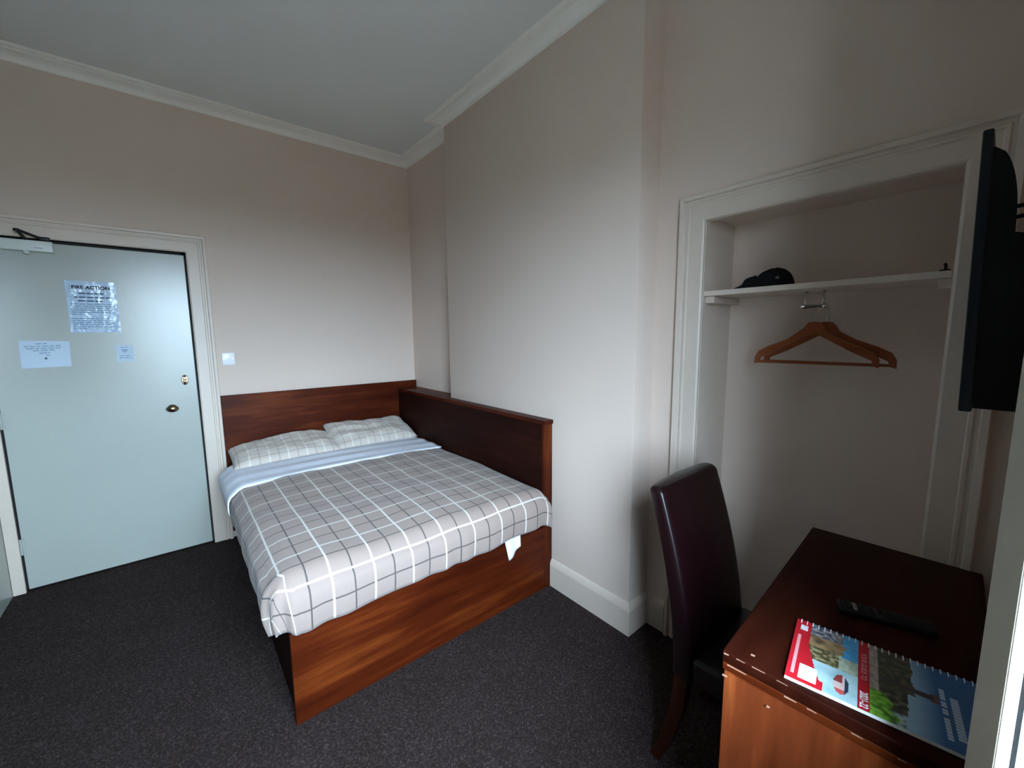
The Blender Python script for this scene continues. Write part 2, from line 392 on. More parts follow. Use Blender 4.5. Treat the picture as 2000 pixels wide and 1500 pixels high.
# overhead closer: body on the leaf, folding arm up to the frame
bm = bbox((-0.705, yd - 0.045, 2.055), (-0.500, yd, 2.066 + 0.05), 0.004)
clo = obj('door_closer', bm, M_CLOSER, door, True)
bm = nbm(); box(bm, (-0.575, yd - 0.0455, 2.072), (-0.540, yd - 0.044, 2.076)); obj('slot', bm, M_INKL, clo)
bm = nbm(); lathe(bm, [(0.014, 0), (0.014, 0.016), (0.0, 0.017)], (-0.610, yd - 0.024, 2.056), (0, 0, -1)); obj('valve_cap', bm, M_CLOSER, clo, True)
def bar(bm, a_, b_, w, t_):
    a_, b_ = Vector(a_), Vector(b_); d_ = (b_ - a_).normalized(); s_ = d_.cross(Vector((0, -1, 0))).normalized() * w / 2; n_ = s_.cross(d_).normalized() * t_ / 2
    hexa(bm, [a_ - s_ - n_, a_ + s_ - n_, b_ + s_ - n_, b_ - s_ - n_, a_ - s_ + n_, a_ + s_ + n_, b_ + s_ + n_, b_ - s_ + n_])
bm = nbm(); bar(bm, (-0.620, yd - 0.10, 2.155), (-0.600, yd - 0.030, 2.112), 0.015, 0.009); obj('arm', bevel(bm, 0.002), M_DKMETAL, clo)
bm = nbm(); bar(bm, (-0.625, yd - 0.108, 2.160), (-0.548, yd - 0.030, 2.134), 0.014, 0.009); obj('arm', bevel(bm, 0.002), M_DKMETAL, clo)
bm = nbm(); lathe(bm, [(0.012, 0), (0.012, 0.014), (0.0, 0.015)], (-0.623, yd - 0.104, 2.150), (0, 0, 1)); obj('arm_pivot', bm, M_DKMETAL, clo, True)
bm = bbox((-0.552, yd - 0.040, 2.120), (-0.510, yd - 0.018, 2.142), 0.004); obj('arm_shoe', bm, M_DKMETAL, clo, True)

# ------------------------------------------------------------------ printed notices on the door
def text_bm(s, size, loc, ux, uy, align='CENTER', bold=0.0):
    cu = bpy.data.curves.new('t', 'FONT'); cu.body = s; cu.size = size; cu.align_x = align; cu.align_y = 'CENTER'; cu.resolution_u = 3; cu.offset = bold
    to = bpy.data.objects.new('t', cu); COL.objects.link(to)
    me = bpy.data.meshes.new_from_object(to.evaluated_get(bpy.context.evaluated_depsgraph_get()))
    COL.objects.unlink(to); bpy.data.objects.remove(to); bpy.data.curves.remove(cu)
    bm = nbm(); bm.from_mesh(me); bpy.data.meshes.remove(me)
    ux, uy, loc = Vector(ux), Vector(uy), Vector(loc)
    for v in bm.verts: v.co = loc + ux * v.co.x + uy * v.co.y
    return bm
def words(bm, x0, x1, z, h, y, tilt=0.0, seed=0):
    rnd = random.Random(seed); x = x0
    while x < x1 - 0.004:
        w = min(rnd.uniform(0.012, 0.034), x1 - x)
        q = [Vector((x, y, z - h / 2 + tilt * (x - x0))), Vector((x + w, y, z - h / 2 + tilt * (x + w - x0))), Vector((x + w, y, z + h / 2 + tilt * (x + w - x0))), Vector((x, y, z + h / 2 + tilt * (x - x0)))]
        bm.faces.new([bm.verts.new(p_) for p_ in q]); x += w + 0.005
YN = yd - 0.0022
fx0, fx1, fz0, fz1 = -0.480, -0.252, 1.584, 1.902
n1 = empty('fire_notice', (-0.366, yd, fz0), 'glossy sleeved fire action notice, the largest and highest sheet on the white door', 'notice')
bm = bbox((fx0, YN, fz0), (fx1, yd, fz1), 0.0006, 1); obj('sheet', bm, M_LAMIN, n1)
bm = text_bm('FIRE ACTION', 0.029, (-0.366, YN - 0.0006, 1.862), (1.0, 0, 0), (0, 0, 1), 'CENTER', 0.0007)
bmesh.ops.solidify(bm, geom=bm.faces, thickness=0.0003); obj('lettering', bm, M_INK, n1)
bm = nbm()
for i, (a_, b_, z_) in enumerate([(-0.425, -0.31, 1.826), (-0.445, -0.285, 1.802), (-0.43, -0.32, 1.780)]): words(bm, a_, b_, z_, 0.008, YN - 0.0006, 0, i)
obj('printed_lines', bm, M_INK, n1, kind='stuff', flip=False)
bm = nbm()
z_ = 1.760
for i, e_ in enumerate([-0.285, -0.262, -0.295, -0.28, -0.275, -0.42, None, -0.30, -0.285, -0.275, -0.295, -0.268, -0.40]):
    if e_: words(bm, -0.465, e_, z_, 0.0055, YN - 0.0006, 0, 20 + i)
    z_ -= 0.0128
obj('printed_lines', bm, M_INKL, n1, kind='stuff', flip=False)
# landscape notice lower left, slightly skewed
n2 = empty('door_notice', (-0.60, yd, 1.372), 'landscape white paper notice at lower left of the door, lines centred, small dark dot', 'notice')
bm = nbm(); q = [(-0.700, 1.372), (-0.497, 1.376), (-0.492, 1.530), (-0.698, 1.538)]
hexa(bm, [(x, yd - 0.0004, z) for x, z in q] + [(x, yd - 0.0012, z) for x, z in q]); obj('sheet', bm, M_PAPER, n2)
bm = nbm()
for i, (a_, b_, z_) in enumerate([(-0.632, -0.585, 1.516), (-0.680, -0.528, 1.500), (-0.672, -0.532, 1.487), (-0.646, -0.556, 1.475), (-0.622, -0.578, 1.460), (-0.595, -0.580, 1.447)]): words(bm, a_, b_, z_, 0.005, yd - 0.0018, 0.025, 50 + i)
obj('printed_lines', bm, M_INKL, n2, kind='stuff', flip=False)
bm = nbm(); lathe(bm, [(0.006, 0), (0.006, 0.0006), (0, 0.0006)], (-0.598, yd - 0.0012, 1.428), (0, -1, 0), seg=16); obj('dot', bm, M_INK, n2)
# small network card lower right with fan shaped symbol
n3 = empty('network_card', (-0.245, yd, 1.394), 'small white card with a fan shaped wireless symbol, right of the fire notice below', 'notice')
bm = nbm(); q = [(-0.290, 1.394), (-0.206, 1.392), (-0.204, 1.500), (-0.288, 1.503)]
hexa(bm, [(x, yd - 0.0004, z) for x, z in q] + [(x, yd - 0.0012, z) for x, z in q]); obj('sheet', bm, M_PAPER, n3)
bm = nbm()
for r0, r1 in ((0.0, 0.006), (0.010, 0.016), (0.020, 0.026)):
    pts = 10
    for k in range(pts):
        a0 = R(48 + 84 * k / pts); a1 = R(48 + 84 * (k + 1) / pts); o_ = Vector((-0.247, yd - 0.0018, 1.448))
        P_ = lambda r_, a_: bm.verts.new(o_ + Vector((cos(a_) * r_, 0, sin(a_) * r_)))
        if r0 < 1e-6: bm.faces.new((P_(0, a0), P_(r1, a0), P_(r1, a1)))
        else: bm.faces.new((P_(r0, a0), P_(r1, a0), P_(r1, a1), P_(r0, a1)))
obj('wireless_symbol', bm, M_INKL, n3, flip=False)
bm = nbm()
for i, (a_, b_, z_) in enumerate([(-0.266, -0.232, 1.486), (-0.274, -0.216, 1.430), (-0.274, -0.216, 1.416)]): words(bm, a_, b_, z_, 0.0045, yd - 0.0018, 0, 80 + i)
obj('printed_lines', bm, M_INKL, n3, kind='stuff', flip=False)

# light switch
sw = empty('light_switch', (0.312, D, 1.34), 'white plastic light switch on the wall right of the door', 'switch')
bm = bbox((0.273, D - 0.009, 1.340), (0.351, D, 1.430), 0.003); obj('face_plate', bm, M_SWITCH, sw, True)
bm = bbox((0.304, D - 0.014, 1.372), (0.320, D - 0.008, 1.398), 0.002); obj('rocker', bm, M_SWITCH, sw, True)
for sx in (0.283, 0.341):
    bm = nbm(); lathe(bm, [(0.003, 0), (0.003, 0.001), (0, 0.0012)], (sx, D - 0.009, 1.385), (0, -1, 0), seg=10); obj('screw', bm, M_CHROME, sw)

# ------------------------------------------------------------------ bed
BX0, BX1, BY0, HB = 0.254, 1.627, 1.669, 0.395
bed = empty('bed', (0.95, 2.67, 0), 'mahogany stained double bed with headboard and tall boxed ledge along the wall side', 'bed')
bm = bbox((0.241, D - 0.034, 0.06), (A - 0.002, D - 0.004, 1.112), 0.002); obj('headboard', bm, M_WOODX, bed)
bm = bbox((BX0, BY0, 0.004), (BX1, BY0 + 0.022, HB), 0.0015, 1); obj('foot_board', bm, M_WOODX, bed)
bm = bbox((BX0 + 0.012, BY0 + 0.022, 0.004), (BX0 + 0.032, D - 0.034, HB - 0.01), 0.0015, 1); obj('side_board', bm, M_WOODDK, bed)
bm = bbox((BX0 + 0.032, BY0 + 0.022, 0.33), (BX1, D - 0.036, 0.365), 0.002, 1); obj('mattress_deck', bm, M_WOODDK, bed)
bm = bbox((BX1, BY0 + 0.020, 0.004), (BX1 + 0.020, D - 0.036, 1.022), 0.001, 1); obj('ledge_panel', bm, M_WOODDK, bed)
bm = bbox((BX1 - 0.001, BY0 - 0.002, 0.004), (C - 0.020, BY0 + 0.020, 1.022), 0.001, 1); obj('ledge_end', bm, M_WOODZ, bed)
bm = bbox((BX1 - 0.004, BY0 - 0.006, 1.022), (C - 0.001, Y1 + 0.003, 1.047), 0.002, 2)
box(bm, (BX1 - 0.004, Y1 + 0.003, 1.022), (A - 0.001, D - 0.036, 1.047)); obj('ledge_top', bm, M_WOODY, bed)
bm = bbox((C - 0.020, BY0 + 0.002, 0.004), (C - 0.001, BY0 + 0.030, 1.022), 0.001, 1); obj('ledge_batten', bm, M_WOODZ, bed)

# mattress (white, just visible at the head end)
bm = nbm(); box(bm, (BX0 + 0.005, BY0 + 0.03, 0.366), (BX1 - 0.006, D - 0.042, 0.605)); bevel(bm, 0.05, 5)
obj('mattress', bm, M_MATT, None, True, 'white mattress on the wooden bed base, mostly hidden under the plaid duvet', 'mattress')

# duvet: draped grid with cloth coordinates as UV so that the plaid follows the folds
MTOP = 0.612
def drop(s, r):              # arc length s past the edge start -> (outward, down)
    if s <= 0: return s, 0.0
    a = s / r
    if a < pi / 2 * 0.97: return r * sin(a), r * (1 - cos(a))
    o, d_ = r * sin(pi / 2 * 0.97), r * (1 - cos(pi / 2 * 0.97)); return o, d_ + (s - r * pi / 2 * 0.97)
DW0, DW1 = -0.30, 1.355       # cloth from left hem to the ledge
DV0, DV1 = -0.255, 1.235      # cloth from foot hem to the head end
def duvet(u, v, lift=0.0):
    s = DW0 + (DW1 - DW0) * u; t = DV0 + (DV1 - DV0) * v
    hem = 0.022 * sin(s * 9.0 + 0.6) + 0.012 * sin(s * 21 + 2)
    if t < 0: t_ = t * (1 + (hem * 1.2 + 0.16 - 0.26 * max(0, s) / 1.35 * 0.55) * 0.6)
    else: t_ = t
    tl = s
    rx, ry = 0.085, 0.095
    ex = BX0 + 0.032; ey = BY0 + 0.062
    if tl < 0 and t_ < 0:                       # foot corner: a rounded fold
        La, Lb = -DW0, -DV0 * 1.12
        a_, b_ = -tl, -t_; phi = math.atan2(b_ / Lb, a_ / La); q = max(a_ / La, b_ / Lb)
        w = phi / (pi / 2); Lp = La * (1 - w) + Lb * w - 0.02 * sin(2 * phi)
        o_, d_ = drop(q * Lp, rx * (1 - w) + ry * w)
        x, y, dd = ex - o_ * cos(phi), ey - o_ * sin(phi), d_
        dx, dy = d_ * cos(phi) ** 0.5 if phi < 1.57 else 0.0, d_ * sin(phi) ** 0.5
        z = MTOP + 0.028 - dd
        k = 0.016 * sin(pi * min(1, dd / 0.25)) + 0.007 * sin(phi * 10) * min(1, dd / 0.15)
        return Vector((x - k * 1.4 * cos(phi), y - k * sin(phi), z + lift + (0.010 * noise.noise(Vector((s * 3.1, t * 3.1, 0.3))) if dd < 0.05 else 0)))
    ox, dx = drop(-tl, rx); oy, dy = drop(-t_, ry)
    x = ex - ox if tl < 0 else ex + tl
    y = ey - oy if t_ < 0 else ey + t_
    dd = max(dx, dy, 0)
    z = MTOP + 0.028 - dd
    # soft bulges
    n = noise.noise(Vector((s * 3.1, t * 3.1, 0.3))) * 0.010 + noise.noise(Vector((s * 8, t * 7, 1.7))) * 0.004
    puff = 0.020 * sin(pi * min(1, max(0, (s + 0.02) / 1.37))) ** 0.5 if s > 0 else 0
    if dd < 0.05: z += n + puff * min(1, max(0, (t + 0.05) / 0.3))
    else:
        k = 0.016 * sin(pi * min(1, dd / 0.25))
        rip = 0.006 * sin(s * 34 + 2 * sin(s * 9)) * min(1, dy / 0.2) if dy > dx else 0.006 * sin(t * 22) * min(1, dx / 0.2)
        if dy > 0.02: y -= k + rip
        if dx > 0.02: x -= k * (0.8 + 0.6 * min(1, max(0, 1 - t / 1.2))) + rip
    if s > 1.27: z -= 0.03 * ((s - 1.27) / 0.085) ** 2
    if t > DV1 - 0.05: z -= 0.022 * ((t - DV1 + 0.05) / 0.05) ** 2
    return Vector((x, y, z + lift))
bm = nbm(); grid(bm, 110, 100, duvet, lambda u, v: (DW0 + (DW1 - DW0) * u + 0.045, DV0 + (DV1 - DV0) * v + 0.087))
dv = obj('duvet', bm, M_PLAID, None, True, 'beige duvet with white and grey plaid lines draped over the bed foot', 'duvet', angle=180, flip=False)
md = dv.modifiers.new('thick', 'SOLIDIFY'); md.thickness = 0.016; md.offset = -1

# top sheet: folded back over the duvet head edge, its corner hanging below the foot hem
sh = empty('bed_sheet', (0.95, 2.9, 0.6), 'smooth white bed sheet folded back over the duvet below the pillows', 'sheet')
def fold(u, v):
    s = -0.20 + (DW1 + 0.20 - 0.004) * u; y = 2.845 + 0.60 * v
    ox, dx = drop(-s, 0.09); x = (BX0 + 0.022 - ox) if s < 0 else BX0 + 0.022 + s * 0.985
    z = MTOP + 0.043 - dx + 0.004 * sin(v * 22 + s * 2) * (0.4 + 0.6 * sin(s * 3) ** 2) + 0.012 * sin(pi * min(1, max(0, s / 1.37)))
    if v < 0.06: z -= 0.008 * (1 - v / 0.06) ** 2
    if dx > 0.03: x -= 0.018 * sin(dx * 14)
    if v > 0.5: z -= 0.03 * (v - 0.5)
    y += 0.02 * sin(s * 2.2 + 0.5) - 0.09 * dx
    return Vector((x, y, z))
bm = nbm(); grid(bm, 60, 40, fold)
o = obj('folded_band', bm, M_SHEET, sh, True, angle=180, flip=False); md = o.modifiers.new('thick', 'SOLIDIFY'); md.thickness = 0.006
def flap(u, v):
    w = 0.115 * (1 - 0.28 * v); x = 1.365 + (u - 0.5) * w + 0.02 * v; z = 0.45 - v * 0.135 + 0.03 * (u - 0.35) * v * 2
    return Vector((x, BY0 - 0.008 - 0.006 * sin(u * 7), z))
bm = nbm(); grid(bm, 14, 10, flap); o = obj('hanging_corner', bm, M_SHEET, sh, True, flip=False); md = o.modifiers.new('thick', 'SOLIDIFY'); md.thickness = 0.004
def tuck(u, v):
    x = 1.565 + 0.045 * u; z = 0.50 - 0.055 * v * (1.2 - u * 0.7)
    return Vector((x, BY0 - 0.010 - 0.012 * sin(v * 3), z))
bm = nbm(); grid(bm, 6, 6, tuck); o = obj('tucked_edge', bm, M_SHEET, sh, True, flip=False); md = o.modifiers.new('thick', 'SOLIDIFY'); md.thickness = 0.004

# pillows
def pillow(name, cx, cy, w, d, th, yawd, tilt, zc_, seed, label, lean=0.0):
    bm = nbm(); uvl = bm.loops.layers.uv.verify(); N, Mv = 40, 26
    cz, sz = cos(yawd), sin(yawd)
    def surf(top):
        V = []
        for i in range(N + 1):
            row = []
            for j in range(Mv + 1):
                a = i / N * 2 - 1; b = j / Mv * 2 - 1
                pinch = 1 - 0.07 * (1 - a * a) * b * b * 0 - 0.06 * (1 - abs(a)) * 0
                k = (1 - abs(a) ** 5) ** 0.5 * (1 - abs(b) ** 3.4) ** 0.55
                x = a * w / 2 * (1 - 0.05 * (1 - b * b) * abs(a) ** 2 * -0.4 - 0.035 * (1 - b * b)); y = b * d / 2 * (1 - 0.05 * (1 - a * a))
                wr = noise.noise(Vector((a * 2.2 + seed, b * 2.4, seed))) * 0.020 + noise.noise(Vector((a * 6 + seed, b * 6, 2.0))) * 0.008
                z = (th * (0.62 if top else -0.38)) * k + (wr * k if top else 0)
                z += lean * (b + 1) / 2 + 0.02 * sin(a * 2 + seed) * (b + 1) / 2
                p_ = Vector((x, y, z)); p_ = Matrix.Rotation(tilt, 3, 'X') @ p_
                row.append(Vector((cx + p_.x * cz - p_.y * sz, cy + p_.x * sz + p_.y * cz, zc_ + p_.z)))
            V.append(row)
        return V
    top, bot = surf(True), surf(False)
    vt = [[bm.verts.new(p_) for p_ in r_] for r_ in top]; vb = [[vt[i][j] if i in (0, N) or j in (0, Mv) else bm.verts.new(bot[i][j]) for j in range(Mv + 1)] for i in range(N + 1)]
    for i in range(N):
        for j in range(Mv):
            for vv, rev in ((vt, False), (vb, True)):
                q_ = [(i, j), (i + 1, j), (i + 1, j + 1), (i, j + 1)]
                if rev: q_ = q_[::-1]
                f = bm.faces.new([vv[a_][b_] for a_, b_ in q_])
                for l, (a_, b_) in zip(f.loops, q_): l[uvl].uv = (a_ / N * w + seed * 0.03, b_ / Mv * d + 0.02)
    return obj(name, bm, M_PLAIDP, None, True, label, 'pillow', 'plaid pillows at the headboard', angle=180, flip=False)
pillow('pillow', 0.612, 3.475, 0.725, 0.42, 0.110, R(0), R(9), 0.682, 1.0, 'plaid pillow nearest the door, lying flatter against the headboard')
pillow('pillow', 1.274, 3.488, 0.695, 0.42, 0.112, R(0.5), R(13), 0.698, 4.0, 'plaid pillow beside the boxed ledge, its far corner raised', 0.03)

# ------------------------------------------------------------------ desk (turned three degrees)
DT = 0.815; DA = R(3.0); DO = Vector((0.927, 0.357, 0))
dux = Vector((cos(DA), sin(DA), 0)); duy = Vector((-sin(DA), cos(DA), 0))
def dk(a, b, z): return DO + dux * a + duy * b + Vector((0, 0, z))      # b is negative towards the window
def dbox(a0, b0, z0, a1, b1, z1, w=0.002, seg=2):
    bm = nbm(); hexa(bm, [dk(a0, b0, z0), dk(a1, b0, z0), dk(a1, b1, z0), dk(a0, b1, z0), dk(a0, b0, z1), dk(a1, b0, z1), dk(a1, b1, z1), dk(a0, b1, z1)])
    return bevel(bm, w, seg) if w else bm
LD, DD = 0.885, 0.425
desk = empty('desk', dk(LD / 2, -DD / 2, 0), 'scuffed mahogany stained writing desk in the corner under the television', 'desk')
obj('desk_top', dbox(0, -DD, DT - 0.028, LD, 0, DT, 0.0035, 3), M_DESKTOP, desk, True)
obj('end_panel', dbox(0.006, -DD + 0.004, 0.003, 0.028, -0.004, DT - 0.028, 0.0015, 1), M_PANEL, desk)
obj('end_panel', dbox(LD - 0.028, -DD + 0.004, 0.003, LD - 0.006, -0.004, DT - 0.028, 0.0015, 1), M_PANEL, desk)
obj('back_panel', dbox(0.028, -DD + 0.01, 0.25, LD - 0.028, -DD + 0.026, DT - 0.028, 0.001, 1), M_WOODDK, desk)
obj('apron', dbox(0.028, -0.030, DT - 0.095, LD - 0.028, -0.012, DT - 0.028, 0.001, 1), M_WOODDK, desk)
obj('edge_strip', dbox(0.0005, -DD, DT - 0.046, 0.0075, -0.002, DT - 0.028, 0.001, 1), M_WOODY, desk)
rnd = random.Random(3); bm = nbm()
for b_, ln, z_, hh in [(-0.004, 0.010, DT - 0.004, 0.004), (-0.012, 0.040, DT - 0.029, 0.0025), (-0.030, 0.018, DT - 0.003, 0.0015), (-0.062, 0.026, DT - 0.002, 0.0015), (-0.11, 0.020, DT - 0.003, 0.0012), (-0.125, 0.022, DT - 0.029, 0.003), (-0.165, 0.016, DT - 0.029, 0.0018),
                       (-0.235, 0.018, DT - 0.029, 0.002), (-0.003, 0.010, DT - 0.060, 0.004), (-0.095, 0.006, DT - 0.075, 0.004), (-0.30, 0.012, DT - 0.029, 0.0015)]:
    p0 = dk(-0.0006, b_, z_); hexa(bm, [dk(-0.0008, b_, z_ - hh), dk(0.002, b_, z_ - hh), dk(0.002, b_ - ln, z_ - hh * 0.5), dk(-0.0008, b_ - ln, z_ - hh * 0.5), dk(-0.0008, b_, z_), dk(0.002, b_, z_), dk(0.002, b_ - ln, z_), dk(-0.0008, b_ - ln, z_)])
hexa(bm, [dk(0.030, -0.050, DT - 0.001), dk(0.036, -0.050, DT - 0.001), dk(0.036, -0.058, DT - 0.001), dk(0.030, -0.058, DT - 0.001), dk(0.030, -0.050, DT + 0.0003), dk(0.036, -0.050, DT + 0.0003), dk(0.036, -0.058, DT + 0.0003), dk(0.030, -0.058, DT + 0.0003)])
obj('chipped_edges', bm, M_CHIP, desk, kind='stuff', label='pale chips and scuffs along the desk edge')

# ------------------------------------------------------------------ spiral bound brochure
BW, BL, BR = 0.228, 0.308, 0.285
bo = Vector((0.947, 0.238, DT)); ba = R(-80.5)
bl_ = Vector((cos(ba), sin(ba), 0)); bw_ = Vector((-bl_.y, bl_.x, 0))     # bl_: bottom to top of the cover (towards the window); bw_: free edge to spine
def bp(a, l, z=0.0): return bo + bw_ * a + bl_ * l + Vector((0, 0, z))
br = empty('brochure', bp(BW / 2, BL / 2), 'colourful spiral bound guide brochure with red band lying on the desk edge', 'brochure')
bm = nbm(); hexa(bm, [bp(0, 0, 0.0004), bp(0, BL, 0.0004), bp(BW, BL, 0.0004), bp(BW, 0, 0.0004), bp(0, 0, 0.007), bp(0, BL, 0.007), bp(BW, BL, 0.007), bp(BW, 0, 0.007)]); obj('pages', bm, M_PAGE, br)
def cover_colour(a, l):
    """a: 0 free edge .. 1 spine, l: 0 bottom .. 1 top (print only)"""
    n = lambda s, k=0.0: noise.noise(Vector((a * s + k, l * s * 1.25, k)))
    mixc = lambda c1, c2, t: tuple(x * (1 - t) + y * t for x, y in zip(c1, c2))
    edge = 0.205 - 0.10 * min(1, max(0, (a - 0.12) / 0.5)) ** 0.8 + (0.02 if a < 0.12 else 0)
    if a < 0.10: edge = 0.205 + 0.02
    if l < edge: return (0.62, 0.014, 0.026)
    if 0.415 < l < 0.485: return (0.48, 0.009, 0.020)
    if l <= 0.415:
        v = n(26, 3.0); w = n(9, 5.0)
        if a > 0.60 and l > 0.325 - 0.05 * n(14, 1): return mixc((0.06, 0.36, 0.72), (0.10, 0.45, 0.80), 0.5 + v)
        if a > 0.80: return mixc((0.05, 0.06, 0.12), (0.45, 0.42, 0.40), min(1, max(0, 0.45 + v * 1.3)))
        if a > 0.62: return mixc((0.42, 0.26, 0.12), (0.12, 0.08, 0.05), min(1, max(0, 0.35 + w * 1.5 + v * .4)))
        if a > 0.40:
            if l > 0.30: return mixc((0.30, 0.38, 0.26), (0.58, 0.64, 0.52), min(1, max(0, 0.5 + v)))
            return mixc((0.10, 0.08, 0.03), (0.42, 0.36, 0.20), min(1, max(0, 0.3 + v * 1.6)))
        dx, dy = (a - 0.20) / 0.13, (l - 0.325) / 0.045
        rr = sqrt(dx * dx + dy * dy)
        if rr < 1.0:
            if dx > 0.2 and dy < 0.2: return (0.30, 0.05, 0.05)
            if dy > 0.45: return (0.03, 0.05, 0.09)
            return (0.75, 0.55, 0.52) if dx > -0.5 else (0.65, 0.10, 0.10)
        return mixc((0.50, 0.70, 0.75), (0.30, 0.52, 0.56), min(1, max(0, 0.4 + w)))
    # upper photograph: dark cliff and foliage before a blue sky
    v = n(22, 8.0); w = n(8, 2.0)
    if a < 0.33 and l < 0.60 + 0.05 * w and l < 0.50 + 0.55 * (0.36 - a) + 0.05: return mixc((0.05, 0.16, 0.02), (0.22, 0.50, 0.05), min(1, max(0, 0.55 + v * 1.5)))
    if l < 0.53 and a > 0.30: return mixc((0.30, 0.26, 0.24), (0.48, 0.42, 0.38), 0.5 + v)
    top = 0.70 + 0.035 * w + (0.02 if a > .45 else -0.01)
    if 0.50 < a < 0.57 and l < 0.82: return (0.06, 0.055, 0.06)
    if abs(a - 0.535) < 0.055 and abs(l - 0.825) < 0.018: return (0.18, 0.07, 0.06)
    if l < top and a > 0.16:
        return mixc((0.035, 0.040, 0.030), (0.16, 0.15, 0.10), min(1, max(0, 0.3 + v * 1.1)))
    if l < 0.66: return mixc((0.10, 0.18, 0.20), (0.42, 0.56, 0.62), min(1, max(0, 0.45 + v * 1.5)))
    t_ = min(1, max(0, (l - 0.70) / 0.14)); sky = mixc((0.28, 0.46, 0.62), (0.030, 0.125, 0.30), t_)
    return mixc(sky, (0.5, 0.6, 0.7), 0.25 * max(0, w) * (1 - t_))
NA, NL = 90, 150
bm = nbm(); V = grid(bm, NA, NL, lambda a, l: bp(a * BW, l * BL, 0.0076))
cl = bm.loops.layers.float_color.new('print')
for f in bm.faces:
    c_ = f.calc_center_median() - bo; cc = cover_colour(c_.dot(bw_) / BW, c_.dot(bl_) / BR)
    for l in f.loops: l[cl] = tuple(min(1, max(0, q)) for q in cc) + (1,)
m = mat('brochure_print', (0.5, 0.5, 0.5), 0.35); at = nd(m, 'ShaderNodeVertexColor', layer_name='print'); lk(m, at.outputs[0], bsdf(m).inputs['Base Color'])
cov = obj('cover', bm, m, br)
def btxt(s, size, a, l, ch=1.0, align='CENTER', z=0.0079, bold=0.0): return text_bm(s, size, bp(a * BW, l * BR, z), -bw_ * ch, bl_, align, bold)
obj('lettering', btxt('YOUR GUIDE TO', 0.0135, 0.600, 0.450, 0.90), M_PINK, cov)
obj('lettering', btxt('2021-22', 0.0175, 0.025, 0.450, 0.82, 'RIGHT', bold=0.0006), M_PRINTW, cov)
bm = nbm(); rnd = random.Random(9); x = 0.08
while x < 0.72:
    w_ = 0.016; bm.faces.new([bm.verts.new(bp(q[0] * BW, q[1] * BR, 0.0079)) for q in ((x, 0.028), (x, 0.050), (x + w_, 0.050), (x + w_, 0.028))]); x += w_ + 0.007
obj('small_print', bm, M_PINK, cov, kind='stuff', flip=False)
bm = nbm(); hexa(bm, [bp(a * BW, l * BR, z) for z in (0.0076, 0.0081) for a, l in ((0.05, 0.075), (0.05, 0.185), (0.26, 0.185), (0.26, 0.075))]); obj('blank_panel', bm, M_PRINTW, cov)
bm = nbm(); hexa(bm, [bp(a * BW, l * BR, z) for z in (0.0076, 0.0080) for a, l in ((0.82, 0.035), (0.82, 0.085), (0.91, 0.085), (0.91, 0.035))]); obj('badge', bm, M_PRINTW, cov)
for l0, l1, spans in ((0.855, 0.882, ((0.10, 0.36), (0.39, 0.45), (0.48, 0.54), (0.57, 0.72))), (0.905, 0.945, ((0.14, 0.64),))):
    bm = nbm()
    for a0, a1 in spans:
        x = a0
        while x < a1 - 0.01:
            w_ = 0.030; bm.faces.new([bm.verts.new(bp(q[0] * BW, q[1] * BR, 0.0079)) for q in ((x, l0), (x, l1), (x + w_, l1), (x + w_, l0))]); x += w_ + 0.006
    obj('title_print', bm, M_PRINTD, cov, kind='stuff', flip=False)
for k in range(26):
    l = BL * (0.03 + 0.94 * k / 25); bm = nbm()
    tube(bm, [bp(BW - 0.006 + 0.0075 * cos(q), l, 0.0045 + 0.0068 * sin(q)) for q in [i * pi / 7 - 0.35 for i in range(9)]], 0.0011, 6)
    obj('spiral_ring', bm, M_SWITCH, br, True)

# ------------------------------------------------------------------ remote control
rc0 = Vector((1.285, 0.215, DT)); rca = R(-70); rl = Vector((cos(rca), sin(rca), 0)); rw = Vector((-rl.y, rl.x, 0))
def rp(a, l, z): return rc0 + rw * a + rl * l + Vector((0, 0, z))
rem = empty('remote_control', rp(0.022, 0.095, 0), 'black television remote control on the desk behind the brochure', 'remote')
bm = nbm(); hexa(bm, [rp(a, l, z) for z in (0.0005, 0.018) for a, l in ((0, 0), (0, 0.19), (0.045, 0.19), (0.045, 0))]); bevel(bm, 0.005, 3); obj('body', bm, M_BLACKPL, rem, True)
for r_ in range(6):
    for c_ in range(3):
        bm = nbm(); a0, l0 = 0.007 + c_ * 0.0115, 0.014 + r_ * 0.017
        hexa(bm, [rp(a, l, z) for z in (0.0175, 0.0195) for a, l in ((a0, l0), (a0, l0 + 0.008), (a0 + 0.008, l0 + 0.008), (a0 + 0.008, l0))])
        obj('button', bm, M_BTN if r_ == 1 else M_BLACKPL, rem)

